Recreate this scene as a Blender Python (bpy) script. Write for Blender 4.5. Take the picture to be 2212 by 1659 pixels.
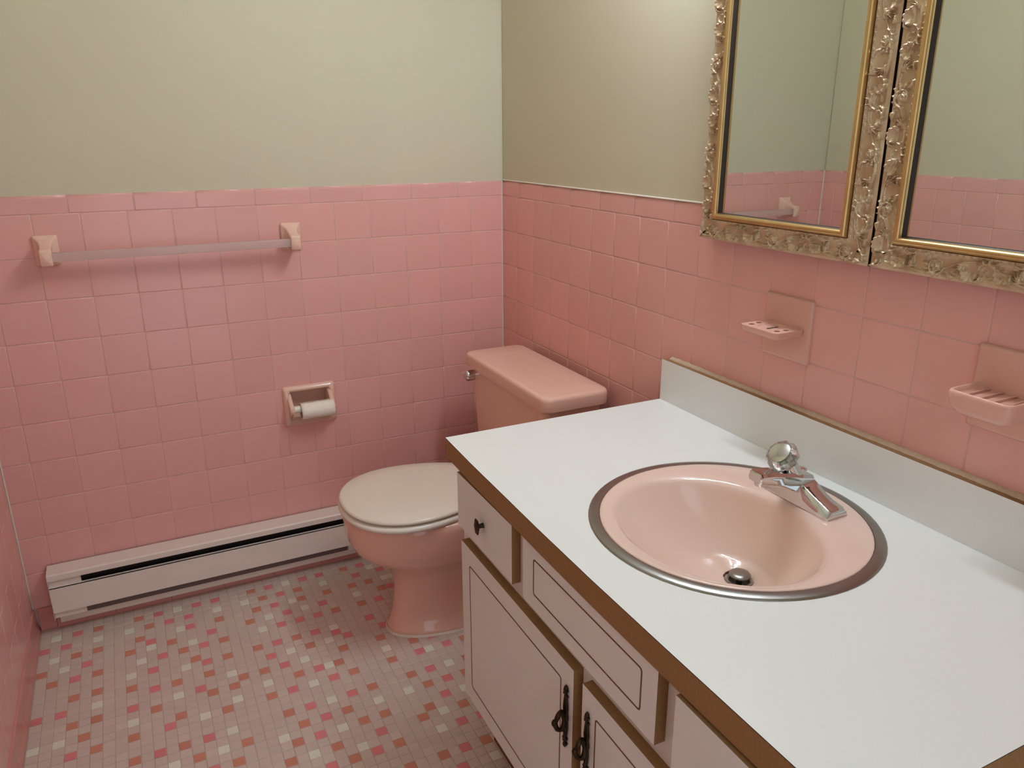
import bpy, bmesh, math, random
from mathutils import Vector, Matrix, noise
random.seed(7)
for o in list(bpy.data.objects): bpy.data.objects.remove(o, do_unlink=True)
scn = bpy.context.scene
COL = scn.collection
PI = math.pi

# ------------------------------------------------------------------ camera
F_PX = 1676.93
CAM = Vector((-1.1147, -2.3158, 1.3577))
RT = Vector((0.89558759, -0.44487215, -0.00341072))
UP = Vector((0.14002698, 0.27459976, 0.95130826))
FW = Vector((0.42227397, 0.85245747, -0.30822224))
cd = bpy.data.cameras.new('camera'); cam = bpy.data.objects.new('camera', cd); COL.objects.link(cam)
cd.sensor_width = 36.0; cd.sensor_fit = 'HORIZONTAL'; cd.lens = 36.0 * F_PX / 2212.0
cd.clip_start = 0.02; cd.clip_end = 50
cam.matrix_world = Matrix(((RT.x, UP.x, -FW.x, CAM.x), (RT.y, UP.y, -FW.y, CAM.y), (RT.z, UP.z, -FW.z, CAM.z), (0, 0, 0, 1)))
scn.camera = cam

# ------------------------------------------------------------------ world, exposure (the lamp is the vanity light, built below)
w = bpy.data.worlds.new('world'); scn.world = w; w.use_nodes = True
w.node_tree.nodes['Background'].inputs[0].default_value = (.76, 0.87, 1.0, 1)
w.node_tree.nodes['Background'].inputs[1].default_value = 1.5
LAMP = 80.0
scn.view_settings.view_transform = 'Standard'; scn.view_settings.look = 'None'
scn.view_settings.exposure = 0.0; scn.view_settings.gamma = 1.0; scn.view_settings.use_curve_mapping = False

# ------------------------------------------------------------------ materials
def lin(c):
    return tuple((v / 12.92 if v <= .04045 else ((v + .055) / 1.055) ** 2.4) for v in [x / 255 for x in c])
MATS = {}
def mat(name, rgb, rough=.5, metal=0., var=0., nscale=40., bump=0., bscale=200., rnd=0., coat=0., trans=0., ior=1.45, rvar=0., rgb2=None, spec=.5):
    """procedural principled: rgb is sRGB 0-255 albedo; var = noise value variation; rnd = per-object variation"""
    m = bpy.data.materials.new(name); m.use_nodes = True; nt = m.node_tree; N = nt.nodes; L = nt.links
    b = N['Principled BSDF']
    c = lin(rgb)
    b.inputs['Roughness'].default_value = rough; b.inputs['Metallic'].default_value = metal
    b.inputs['Coat Weight'].default_value = coat; b.inputs['Coat Roughness'].default_value = .08
    b.inputs['Transmission Weight'].default_value = trans; b.inputs['IOR'].default_value = ior
    b.inputs['Specular IOR Level'].default_value = spec
    tc = N.new('ShaderNodeTexCoord')
    ns = N.new('ShaderNodeTexNoise'); ns.inputs['Scale'].default_value = nscale; ns.inputs['Detail'].default_value = 4
    L.new(tc.outputs['Object'], ns.inputs['Vector'])
    mx = N.new('ShaderNodeMix'); mx.data_type = 'RGBA'
    c2 = lin(rgb2) if rgb2 else tuple(min(1, v * (1 - var)) for v in c)
    c1 = c if rgb2 else tuple(min(1, v * (1 + var)) for v in c)
    mx.inputs[6].default_value = (*c1, 1); mx.inputs[7].default_value = (*c2, 1)
    rp = N.new('ShaderNodeMapRange'); rp.inputs[1].default_value = .3; rp.inputs[2].default_value = .7
    L.new(ns.outputs['Fac'], rp.inputs[0]); L.new(rp.outputs[0], mx.inputs[0])
    out = mx.outputs[2]
    if rnd:
        oi = N.new('ShaderNodeObjectInfo'); hs = N.new('ShaderNodeHueSaturation')
        mr = N.new('ShaderNodeMapRange'); mr.inputs[3].default_value = 1 - rnd; mr.inputs[4].default_value = 1 + rnd
        L.new(oi.outputs['Random'], mr.inputs[0]); L.new(mr.outputs[0], hs.inputs['Value']); L.new(out, hs.inputs['Color'])
        out = hs.outputs[0]
    L.new(out, b.inputs['Base Color'])
    if rvar:
        mr2 = N.new('ShaderNodeMapRange'); mr2.inputs[3].default_value = max(.02, rough - rvar); mr2.inputs[4].default_value = rough + rvar
        L.new(ns.outputs['Fac'], mr2.inputs[0]); L.new(mr2.outputs[0], b.inputs['Roughness'])
    if bump:
        n2 = N.new('ShaderNodeTexNoise'); n2.inputs['Scale'].default_value = bscale; n2.inputs['Detail'].default_value = 3
        L.new(tc.outputs['Object'], n2.inputs['Vector'])
        bp = N.new('ShaderNodeBump'); bp.inputs['Strength'].default_value = bump; bp.inputs['Distance'].default_value = .002
        L.new(n2.outputs['Fac'], bp.inputs['Height']); L.new(bp.outputs[0], b.inputs['Normal'])
    MATS[name] = m
    return m
def emat(name, rgb, s):
    m = bpy.data.materials.new(name); m.use_nodes = True; nt = m.node_tree
    for n in list(nt.nodes):
        if n.type == 'BSDF_PRINCIPLED': nt.nodes.remove(n)
    e = nt.nodes.new('ShaderNodeEmission'); e.inputs[0].default_value = (*rgb, 1); e.inputs[1].default_value = s
    nt.links.new(e.outputs[0], nt.nodes['Material Output'].inputs[0]); MATS[name] = m
mat('paint', (208, 199, 172), .7, var=.015, nscale=3, bump=.12, bscale=90, spec=.3)
mat('ceiling', (232, 230, 222), .9, var=.01)
mat('grout', (212, 172, 160), .9, var=.06, nscale=60)
mat('caulk', (222, 208, 192), .7, var=.05, nscale=80, bump=.3)
mat('tile', (231, 171, 161), .21, var=.012, nscale=6, rnd=.025, bump=.03, bscale=14)
mat('cap', (230, 171, 162), .16, var=.012, nscale=6, rnd=.02)
mat('base', (212, 142, 132), .2, var=.02, nscale=6, rnd=.03)
mat('floor_grout', (190, 172, 156), .9, var=.05)
mat('mosaic', (209, 188, 175), .42, var=.03, nscale=8, rnd=.03)
mat('mosaic_b', (212, 192, 177), .42, var=.03, nscale=8, rnd=.03)
mat('mosaic_o', (204, 134, 110), .4, var=.04, nscale=20, rnd=.05)
mat('mosaic_p', (220, 130, 130), .4, var=.04, nscale=20, rnd=.05)
mat('mosaic_w', (228, 224, 206), .4, var=.03, nscale=20, rnd=.03)
mat('ceramic', (233, 201, 184), .1, var=.008, nscale=4, coat=.3)
mat('dish', (224, 172, 154), .14, var=.008, nscale=4)
mat('ceramic_fit', (234, 192, 172), .14, var=.008, nscale=4)
mat('toilet_pink', (234, 186, 166), .11, var=.01, nscale=3, coat=.3)
mat('seat', (232, 220, 202), .25, var=.006, nscale=4)
mat('seat_ring', (236, 228, 214), .25, var=.006, nscale=4)
mat('laminate', (233, 232, 226), .34, var=.008, nscale=300, bump=.06, bscale=500)
mat('laminate_v', (228, 228, 222), .4, var=.008, nscale=200, bump=.05, bscale=400)
mat('chipboard', (150, 112, 68), .75, var=.12, nscale=220, bump=.25, bscale=400)
mat('brown_line', (112, 74, 48), .6, var=.1, nscale=200)
mat('dark_line', (58, 44, 40), .6)
mat('dark', (22, 17, 17), .8)
mat('old_caulk', (200, 174, 148), .8, var=.08, nscale=120, bump=.3)
mat('heater_in', (120, 100, 94), .7)
mat('fin', (40, 34, 34), .5, metal=.6)
mat('heater', (234, 220, 208), .4, var=.01, nscale=20, bump=.04)
mat('chrome', (214, 214, 212), .07, metal=1, rvar=.03, nscale=30)
mat('steel', (156, 152, 147), .30, metal=1, var=.02, nscale=12, rvar=.04)
mat('acrylic', (240, 240, 236), .06, trans=.92, ior=1.49)
mat('plastic_bar', (242, 226, 220), .3, trans=.7, ior=1.45)
mat('bronze', (62, 48, 34), .38, metal=.8, var=.25, nscale=60)
mat('gold', (204, 168, 112), .3, metal=.85, var=.08, nscale=25, rvar=.06)
mat('antique', (220, 200, 166), .36, metal=.4, nscale=26, rgb2=(188, 158, 122), bump=.15, bscale=300)
mat('liner', (52, 36, 26), .5)
mat('mirror', (226, 234, 230), .005, metal=1)
mat('paper', (244, 234, 218), .9, var=.03, nscale=120, bump=.2)
mat('card', (196, 176, 150), .9)
mat('roller', (238, 232, 214), .4)
mat('white_metal', (236, 234, 226), .4)
mat('rust', (120, 62, 40), .8, var=.3, nscale=300)
emat('tube', (.82, .92, 1.06), LAMP)

# ------------------------------------------------------------------ mesh helpers
def link(name, me, m, parent=None, smooth=None, loc=None):
    o = bpy.data.objects.new(name, me); COL.objects.link(o)
    ms = m if isinstance(m, (list, tuple)) else [m]
    if not me.materials:
        for x in ms: me.materials.append(MATS[x])
    if smooth is not None:
        for p in me.polygons: p.use_smooth = True
        me.set_sharp_from_angle(angle=math.radians(smooth))
    if loc is not None: o.location = loc
    if parent is not None:
        o.parent = parent
        if loc is None: o.matrix_parent_inverse = Matrix.Translation(-Vector(parent.location))
    return o
class MB:
    """collects faces in world coordinates; build() links them as ONE mesh object"""
    def __init__(s): s.v = []; s.f = []; s.mi = []
    def add(s, vs, fs, mi=0):
        n = len(s.v); s.v += [tuple(v) for v in vs]; s.f += [tuple(i + n for i in f) for f in fs]
        s.mi += (list(mi) if isinstance(mi, (list, tuple)) else [mi] * len(fs)); return s
    def box(s, x0, x1, y0, y1, z0, z1, mi=0, faces=None):
        """faces: optional dict of side -> material index, sides -x +x -y +y -z +z"""
        vs = [(x, y, z) for z in (z0, z1) for y in (y0, y1) for x in (x0, x1)]
        fs = [(0, 4, 6, 2), (1, 3, 7, 5), (0, 1, 5, 4), (2, 6, 7, 3), (0, 2, 3, 1), (4, 5, 7, 6)]
        k = ['-x', '+x', '-y', '+y', '-z', '+z']
        return s.add(vs, fs, [(faces or {}).get(q, mi) for q in k])
    def loft(s, rings, mi=0, cap0=True, cap1=True, closed=True):
        n = len(rings[0]); vs = [p for r in rings for p in r]; fs = []
        for a in range(len(rings) - 1):
            for i in range(n if closed else n - 1):
                j = (i + 1) % n
                fs.append((a * n + i, a * n + j, (a + 1) * n + j, (a + 1) * n + i))
        if cap0: fs.append(tuple(range(n))[::-1])
        if cap1: fs.append(tuple((len(rings) - 1) * n + i for i in range(n)))
        return s.add(vs, fs, mi)
    def tube(s, pts, r, seg=10, mi=0, cap=True, sx=1.):
        pts = [Vector(p) for p in pts]; rs = r if isinstance(r, (list, tuple)) else [r] * len(pts)
        rings = []; t0 = (pts[1] - pts[0]).normalized()
        a = Vector((0, 0, 1)) if abs(t0.z) < .9 else Vector((1, 0, 0))
        u = t0.cross(a).normalized()
        for i, p in enumerate(pts):
            t = (pts[min(i + 1, len(pts) - 1)] - pts[max(i - 1, 0)]).normalized()
            u = (u - t * u.dot(t)).normalized(); v = t.cross(u)
            rings.append([p + (u * math.cos(k * 2 * PI / seg) * sx + v * math.sin(k * 2 * PI / seg)) * rs[i] for k in range(seg)])
        return s.loft(rings, mi, cap, cap)
    def lathe(s, c, axis, prof, seg=24, mi=0, cap0=True, cap1=True):
        """prof: list of (radius, height along axis)"""
        c = Vector(c); ax = Vector(axis).normalized()
        a = Vector((0, 0, 1)) if abs(ax.z) < .9 else Vector((1, 0, 0))
        u = ax.cross(a).normalized(); v = ax.cross(u)
        return s.loft([[c + ax * h + (u * math.cos(k * 2 * PI / seg) + v * math.sin(k * 2 * PI / seg)) * r for k in range(seg)] for r, h in prof], mi, cap0, cap1)
    def ball(s, c, r, seg=12, mi=0, sc=(1, 1, 1)):
        n = seg // 2; rings = []
        for a in range(1, n):
            th = PI * a / n
            rings.append([(c[0] + sc[0] * r * math.sin(th) * math.cos(k * 2 * PI / seg), c[1] + sc[1] * r * math.sin(th) * math.sin(k * 2 * PI / seg), c[2] + sc[2] * r * math.cos(th)) for k in range(seg)])
        return s.loft(rings, mi)
    def holed(s, outer, holes, z0, z1, mi=0, mside=None):
        """flat plate in the xy plane with holes (loops of xy), from z0 to z1"""
        bm = bmesh.new(); es = []
        loops = [outer] + holes; lv = []
        for lp in loops:
            vs = [bm.verts.new((x, y, z1)) for x, y in lp]; lv.append(vs)
            es += [bm.edges.new((vs[i], vs[(i + 1) % len(vs)])) for i in range(len(vs))]
        bmesh.ops.triangle_fill(bm, use_beauty=True, use_dissolve=False, edges=es, normal=(0, 0, 1))
        bm.verts.index_update(); nv = len(bm.verts)
        top = [(v.co.x, v.co.y, z1) for v in bm.verts]; bot = [(v.co.x, v.co.y, z0) for v in bm.verts]
        fs = []; mi2 = []
        for f in bm.faces:
            idx = [v.index for v in f.verts]
            if f.normal.z < 0: idx.reverse()
            fs.append(tuple(idx)); mi2.append(mi); fs.append(tuple(i + nv for i in idx[::-1])); mi2.append(mi)
        for q, vs in enumerate(lv):
            ar = sum(vs[i].co.x * vs[(i + 1) % len(vs)].co.y - vs[(i + 1) % len(vs)].co.x * vs[i].co.y for i in range(len(vs)))
            for i in range(len(vs)):
                a, b = vs[i].index, vs[(i + 1) % len(vs)].index
                fl = (ar > 0) == (q == 0)
                fs.append((b, a, a + nv, b + nv) if fl else (a, b, b + nv, a + nv)); mi2.append(mside if mside is not None else mi)
        bm.free()
        return s.add(top + bot, fs, mi2)
    def mesh(s, name):
        me = bpy.data.meshes.new(name); me.from_pydata(s.v, [], s.f); me.polygons.foreach_set('material_index', s.mi); me.update()
        return me
    def build(s, name, m, parent=None, smooth=None, bevel=None, seg=2):
        me = s.mesh(name)
        if bevel:
            bm = bmesh.new(); bm.from_mesh(me)
            bmesh.ops.remove_doubles(bm, verts=bm.verts, dist=1e-6)
            bmesh.ops.recalc_face_normals(bm, faces=bm.faces)
            bmesh.ops.bevel(bm, geom=[e for e in bm.edges if len(e.link_faces) == 2 and e.calc_face_angle() > .6], offset=bevel, segments=seg, profile=.5, affect='EDGES', clamp_overlap=True)
            bm.to_mesh(me); bm.free()
            if smooth is None: smooth = 40
        return link(name, me, m, parent, smooth)
def tag(o, label=None, cat=None, group=None, kind=None):
    if label: o['label'] = label
    if cat: o['category'] = cat
    if group: o['group'] = group
    if kind: o['kind'] = kind
    return o
def thing(name, label, cat, loc, group=None):
    o = bpy.data.objects.new(name, None); COL.objects.link(o); o.location = loc; o.empty_display_size = .05
    return tag(o, label, cat, group)
def rrect(y0, y1, z0, z1, r, n=5):
    """rounded rectangle loop (counter-clockwise) as 2-D points"""
    p = []
    for cx, cz, a0 in ((y1 - r, z1 - r, 0), (y0 + r, z1 - r, PI / 2), (y0 + r, z0 + r, PI), (y1 - r, z0 + r, 1.5 * PI)):
        p += [(cx + r * math.cos(a0 + PI / 2 * k / n), cz + r * math.sin(a0 + PI / 2 * k / n)) for k in range(n + 1)]
    return p
def ell(cx, cy, rx, ry, n=64):
    return [(cx + rx * math.cos(2 * PI * k / n), cy + ry * math.sin(2 * PI * k / n)) for k in range(n)]

# ------------------------------------------------------------------ room shell
W = 1.4945; D = 2.75; HC = 2.44            # room width (x), depth (y), ceiling height
P = .1095; Z0 = 1.165; CAPZ = 1.2126       # wall tile pitch, line under the cap course, top of the tiling
TP = (-.733, -.603, .513, .609)            # opening for the recessed paper holder in the back wall (x0,x1,z0,z1)
GR = .0010                                 # grout lies this far behind the tile faces
def structure(mb, name, m):
    return tag(mb.build(name, m), kind='structure')
mb = MB()
T = .12
def back_rect(x0, x1, z0, z1, y0, mi): mb.box(x0, x1, y0, T, z0, z1, mi)
back_rect(-W - T, T, CAPZ - .004, HC, .003, 0)
back_rect(-W - T, TP[0], 0, CAPZ - .004, GR, 1); back_rect(TP[1], T, 0, CAPZ - .004, GR, 1)
back_rect(TP[0], TP[1], 0, TP[2], GR, 1); back_rect(TP[0], TP[1], TP[3], CAPZ - .004, GR, 1)
wall_back = structure(mb, 'wall_back', ['paint', 'grout'])
mb = MB(); mb.box(.003, T, -D, 0, CAPZ - .004, HC, 0); mb.box(GR, T, -D, 0, 0, CAPZ - .004, 1)
wall_right = structure(mb, 'wall_right', ['paint', 'grout'])
mb = MB(); mb.box(-W - T, -W - .003, -D, 0, CAPZ - .004, HC, 0); mb.box(-W - T, -W - GR, -D, 0, 0, CAPZ - .004, 1)
wall_left = structure(mb, 'wall_left', ['paint', 'grout'])
mb = MB(); mb.box(-W - T, -1.28, -D - T, -D, 0, HC); mb.box(-.46, T, -D - T, -D, 0, HC); mb.box(-1.28, -.46, -D - T, -D, 2.04, HC)   # doorway opening, added out of view to let world light fill the room
wall_front = structure(mb, 'wall_front', 'paint')
mb = MB(); mb.box(-W - T, T, -D - T, T, HC, HC + .1)
ceiling = structure(mb, 'ceiling', 'ceiling')
mb = MB(); mb.box(-W - T, T, -D - T, T, -.12, -.0012)
floor = structure(mb, 'floor', 'floor_grout')

_tm = {}
def tile_geo(mb, w, h, cx=0, cy=0, top=0.):
    """cushion-edged tile, face at n = 0; top = extra rounding of the upper edge (bullnose cap)"""
    n0 = len(mb.v); rings = []
    prof = [(0, -.0060), (0, -.0014), (.0005, -.0006), (.0013, -.00018), (.0026, 0)]
    tp = [(0, -.0060), (0, -.0052), (.0016, -.0026), (.0045, -.0008), (.0090, 0)] if top else prof
    for (i, n), (it, nt) in zip(prof, tp):
        x0, x1, y0, y1 = cx - w / 2 + i, cx + w / 2 - i, cy - h / 2 + i, cy + h / 2 - it
        rings.append([(x0, y0, n), (x1, y0, n), (x1, y1, nt), (x0, y1, nt)])
    mb.loft(rings, 0, False, True)
def tile_mesh(w, h, kind, top=0.):
    k = (round(w, 4), round(h, 4), kind, top)
    if k not in _tm:
        b = MB(); tile_geo(b, w, h, top=top); me = b.mesh(kind); me.materials.append(MATS[kind])
        for p in me.polygons: p.use_smooth = True
        me.polygons[len(me.polygons) - 1].use_smooth = False; _tm[k] = me
    return _tm[k]
AX = {'back': (Vector((1, 0, 0)), Vector((0, 0, 1)), Vector((0, -1, 0))),
      'right': (Vector((0, -1, 0)), Vector((0, 0, 1)), Vector((-1, 0, 0))),
      'left': (Vector((0, 1, 0)), Vector((0, 0, 1)), Vector((1, 0, 0)))}
def place(side, me, name, a, z, parent, jit=.0004):
    A, B, N = AX[side]
    o = bpy.data.objects.new(name, me); COL.objects.link(o)
    org = {'back': Vector((a, 0, z)), 'right': Vector((0, a, z)), 'left': Vector((-W, a, z))}[side]
    R = Matrix(((A.x, B.x, N.x), (A.y, B.y, N.y), (A.z, B.z, N.z)))
    R = R @ Matrix.Rotation(random.gauss(0, jit), 3, 'X') @ Matrix.Rotation(random.gauss(0, jit), 3, 'Y')
    o.matrix_world = Matrix.Translation(org - N * abs(random.gauss(0, .00012))) @ R.to_4x4()
    o.parent = parent
    return o
G = .0011
def cols(first, pitch, end, sgn=-1):
    """joints from the corner: first piece, then full pitch, to end; returns (lo, hi) spans along the wall"""
    j = [0.]; c = first
    while c < end - .012: j.append(c); c += pitch
    j.append(end)
    return [(j[i], j[i + 1]) for i in range(len(j) - 1)]
rows = [(Z0 - (k + 1) * P, Z0 - k * P) for k in range(10)]
BASE_TOP = rows[-1][0]
def cut(x0, x1, z0, z1, h):
    """rectangle minus the hole h -> list of rectangles"""
    if x1 <= h[0] or x0 >= h[1] or z1 <= h[2] or z0 >= h[3]: return [(x0, x1, z0, z1)]
    r = []
    if x0 < h[0]: r.append((x0, h[0], z0, z1))
    if x1 > h[1]: r.append((h[1], x1, z0, z1))
    a, b = max(x0, h[0]), min(x1, h[1])
    if z0 < h[2]: r.append((a, b, z0, h[2]))
    if z1 > h[3]: r.append((a, b, h[3], z1))
    return [q for q in r if q[1] - q[0] > .011 and q[3] - q[2] > .011]
def field(side, parent, first, end, skip=None, hole=None):
    for a0, a1 in cols(first, P, end):
        for z0, z1 in rows:
            c0, c1 = (-a1, -a0)
            if skip and skip(c0, c1, z0, z1): continue
            pcs = cut(c0, c1, z0, z1, hole) if hole else [(c0, c1, z0, z1)]
            for q in pcs:
                w_, h_ = q[1] - q[0] - G, q[3] - q[2] - G
                place(side, tile_mesh(w_, h_, 'tile'), 'tile', (q[0] + q[1]) / 2, (q[2] + q[3]) / 2, parent)
def caps(side, parent, first, end, skip=None):
    for a0, a1 in cols(first, .1538, end):
        if skip and skip(-a1, -a0, Z0, CAPZ): continue
        place(side, tile_mesh(a1 - a0 - G, CAPZ - Z0 - G / 2, 'cap', 1.), 'cap_tile', -(a0 + a1) / 2, (Z0 + CAPZ) / 2, parent)
field('back', wall_back, .1119, W, hole=(TP[0] - .006, TP[1] + .006, TP[2] - .006, TP[3] + .006))
caps('back', wall_back, .1538, W)
field('right', wall_right, .1043, D - .3, skip=lambda a, b, c, d: (b < -.99 and d < .72) or (b < -1.1 and c > 1.2))
caps('right', wall_right, .1176, D - .3, skip=lambda a, b, c, d: b < -1.1)
field('left', wall_left, .060, D - .3)
caps('left', wall_left, .09, D - .3)
# light caulk lines in the two corners and along the top of the right-hand cap course
MB().add([(-.0032, -.0004, 0), (-.0004, -.0032, 0), (-.0004, -.0032, CAPZ), (-.0032, -.0004, CAPZ)], [(0, 1, 2, 3)]).build('corner_caulk', 'caulk', wall_back)
MB().add([(-W + .0034, -.0004, BASE_TOP), (-W + .0004, -.0034, BASE_TOP), (-W + .0004, -.0034, CAPZ), (-W + .0034, -.0004, CAPZ)], [(3, 2, 1, 0)]).build('corner_caulk', 'caulk', wall_back)
MB().tube([(.0012, y, CAPZ + .0008) for y in (0, -.35, -.7, -1.04)], .0024, 6).build('cap_caulk', 'caulk', wall_right, smooth=60)

# cove base tiles (about 6 in long) along the floor
def base_prof():
    return [(0, BASE_TOP - G), (.0035, BASE_TOP - .0025), (.0045, BASE_TOP - .008), (.005, .032), (.0065, .018), (.0098, .008), (.0112, .0005), (.0112, -.002), (-.004, -.002), (-.004, BASE_TOP - G)]
def base_run2(side, name, spans):
    root = None
    for a0, a1 in spans:
        rings = [[(a, -n, z) if side == 'back' else (-W + n, a, z) for n, z in base_prof()] for a in (-a1 + G / 2, -a0 - G / 2)]
        o = MB().loft(rings).build('base_tile' if root else name, 'base', root, smooth=50)
        if root is None: root = tag(o, kind='structure')
    return root
base_run2('back', 'baseboard_back', cols(.066, .1527, W - .012))
base_run2('left', 'baseboard_left', cols(.13, .1527, D - .3))

# ------------------------------------------------------------------ mosaic floor: one-inch tiles, coloured ones where the photo has them
PX_, OX_, PY_, OY_ = .0265, -.0115, .02705, .0130
MOS = "3:21P,23O,26P,28P,30W,32P,34O,38P,40P,42W,44P,46O,50O,52P,54W 4:20W 5:22P,26W,29O,31P,33O,35W,38W,41P,43P,45O,47W,50W,53P,55P 7:19W,21O,23O,26O,29O,30W,32P,34O,38O,41P,42W,46O,50O,52O,54W 8:45P 9:20O,23W,27P,29W,31P,33W,35O,39P,43O,45W,47O,51P,53W,55O 10:41W 11:21P,23O,26O,28P,30P,32P,34W,38O,40P,42O,44P,46W,50O,52P,54O 13:41O,45P,47W 14:23P,27W,29P,31O,33P,35O,38O,40P,42W,50O,52O 15:27P,47O 16:22P,26P,28W,30O,32W,34P,40O,43O,45P,50W,53P,55P 17:38W 18:21O,23O,27O,31W,33P,35O,37O,41P,43W,47P,50O,52O 19:38O,40O,45O 20:16P,18P,20O,23W,28O,29W,30P,32O,35W,47W,51O,53W,55W 21:38W,43O 22:15O,17P,19W,20P,23O,27O,29P,31W,33P,35O,39O,41W,44P,47O,50O,52P 25:16O,18W,20P,22O,26O,28P,30W,32P,34O,39W,41P,43O,45P,47O 27:17O,19P,21O,23W,26W,29O,31P,33O,38O,40W,42O,44W 28:35W 29:18W,20P,26O,28O,30W,32P,34O,39O,41P 30:22O 31:19O,21W,23O,27P,31O,33W,35O 32:29W 33:18P,20P,22W,26O,28P,30O,32P 36:19O,21P,23O,26O 38:19W,22P"
cell = {}
for part in MOS.split():
    j, lst = part.split(':')
    for t in lst.split(','): cell[(int(t[:-1]), int(j))] = t[-1]
for i in range(0, 57):                      # sheets repeat (12 x 11): fill what the photo does not show
    for j in range(0, 102):
        hidden = (j > 38) or (i < 23 and j > 13 and (i, j) not in cell) and (i < 15 or j > 40) or (i < 20 and j < 15)
        if hidden and (i, j) not in cell:
            src = (26 + (i - 26) % 12, 3 + (j - 3) % 11)
            if src in cell: cell[(i, j)] = cell[src]
def mos_geo(mb, x, y, mi, dz=0.):
    a, b = PX_ / 2 - .0007, PY_ / 2 - .0007
    r = [[(x - a + e, y - b + e, z + dz), (x + a - e, y - b + e, z + dz), (x + a - e, y + b - e, z + dz), (x - a + e, y + b - e, z + dz)] for e, z in ((0, -.0025), (0, -.0007), (.0012, 0))]
    mb.loft(r, mi, False, True)
MN = ['mosaic', 'mosaic_b', 'mosaic_o', 'mosaic_p', 'mosaic_w']
allc = []
for i in range(1, 56):
    for j in range(1, 101):
        x, y = OX_ - i * PX_, OY_ - j * PY_
        if x < -W + .004 or x > -.004 or y > -.004 or y < -D: continue
        c = cell.get((i, j)); k = {'O': 2, 'P': 3, 'W': 4}.get(c, 0 if random.random() < .72 else 1)
        d = Vector((x, y, 0)) - CAM; dep = d.dot(FW); u = 1106 + F_PX * d.dot(RT) / dep; v = 829.5 - F_PX * d.dot(UP) / dep
        # seen: inside the frame, left of the vanity's lower edge line and not under it
        seen = dep > 0 and 8 < u < 2200 and v < 1650 and not (x > -.575 and y < -.97) and u < 1010 + max(0, (v - 1494) * .66)
        allc.append((v if seen else -1, x, y, k))
allc.sort(reverse=True)
mm_ = []
for k in range(5):
    b = MB(); mos_geo(b, 0, 0, 0); me = b.mesh('mosaic_tile'); me.materials.append(MATS[MN[k]]); mm_.append(me)
rest = MB()
for n, (v, x, y, k) in enumerate(allc):
    if n < 300 and v > 0:
        o = bpy.data.objects.new('mosaic_tile', mm_[k]); COL.objects.link(o); o.parent = floor
        o.location = (x, y, random.uniform(-.00025, .0001)); o.rotation_euler = (random.gauss(0, .003), random.gauss(0, .003), random.gauss(0, .006))
    else: mos_geo(rest, x, y, k, random.uniform(-.00025, .0001))
tag(rest.build('mosaic_field', MN, floor), kind='stuff')

# ------------------------------------------------------------------ vanity light above the mirrors (out of frame): bar with four globe bulbs
vl = thing('vanity_light', 'chrome bar light with four globe bulbs on the wall above the gilt mirrors', 'light', (0, -1.15, 1.97))
MB().box(-.035, .003, -1.47, -.85, 1.965, 2.075).build('housing', 'chrome', vl, bevel=.006)
for k in range(4):
    yb = -1.16 + (k - 1.5) * .15
    sk_ = MB().lathe((-.035, yb, 2.02), (-1, 0, 0), [(.030, 0), (.028, .022), (.022, .040), (.018, .048)], 20).build('socket', 'white_metal', vl, smooth=40)
    MB().ball((-.124, yb, 2.02), .046, 28).build('bulb', 'tube', sk_, smooth=80)

# ------------------------------------------------------------------ baseboard heater
hx0, hx1 = -1.437, -.515
ht = thing('baseboard_heater', 'white metal electric baseboard heater along the tiled wall beside the toilet', 'heater', (-.975, -.004, .026))
MB().box(hx0, hx1, -.010, -.0052, .034, .198).build('back_plate', 'heater', ht)
b = MB(); b.add([(x, y, z) for x in (hx0, hx1) for y, z in ((-.0052, .198), (-.060, .1965), (-.0645, .193), (-.0645, .178), (-.0625, .178), (-.0625, .1915), (-.0052, .1955))],
      [(0, 1, 8, 7), (1, 2, 9, 8), (2, 3, 10, 9), (3, 4, 11, 10), (4, 5, 12, 11), (5, 6, 13, 12), (6, 0, 7, 13), (0, 6, 5, 4, 3, 2, 1), (7, 8, 9, 10, 11, 12, 13)])
b.build('top_cover', 'heater', ht)
b = MB(); b.box(hx0 + .001, hx1 - .001, -.0645, -.0625, .077, .155); b.box(hx0 + .001, hx1 - .001, -.0645, -.054, .153, .155)
b.build('front_panel', 'heater', ht)
MB().box(hx0 + .010, hx1 - .010, -.040, -.008, .030, .050).build('lower_rail', 'heater', ht, bevel=.002)
for a, c in ((hx0 + .002, -1.356), (-.596, hx1 - .002)):
    MB().box(a, c, -.058, -.010, .058, .19).build('end_box', 'heater', ht)
MB().box(-1.356, -.596, -.044, -.0105, .07, .172).build('heating_fins', 'fin', ht)
MB().box(-1.356, -.596, -.044, -.0105, .0505, .066).build('heating_tray', 'heater_in', ht)
for xx in (hx0, hx1 - .0012):
    MB().box(xx, xx + .0012, -.0635, -.006, .056, .19).build('end_panel', 'heater', ht)

# ------------------------------------------------------------------ towel bar
tb = thing('towel_bar', 'pink ceramic towel bar with a cloudy clear plastic rod on the back wall', 'towel bar', (-.986, 0, 1.036))
def towel_post(xc, sg):
    b = MB()
    prof = [(0.0004, .0285, 1.0365, 1.1135), (.006, .0285, 1.0365, 1.1135), (.009, .0265, 1.040, 1.111), (.013, .021, 1.046, 1.106), (.020, .0165, 1.049, 1.101), (.030, .0145, 1.0485, 1.095), (.042, .0140, 1.0445, 1.090), (.056, .0140, 1.042, 1.086), (.070, .0140, 1.0425, 1.084), (.0735, .012, 1.046, 1.080)]
    rings = []
    for n, hw, z0, z1 in prof:
        rings.append([(x, -n, z) for x, z in rrect(xc - hw, xc + hw, z0, z1, min(.005, hw * .35), 4)])
    b.loft(rings)
    return b.build('post', 'ceramic_fit', tb, smooth=55)
towel_post(-1.294, 1); towel_post(-.680, -1)
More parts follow.
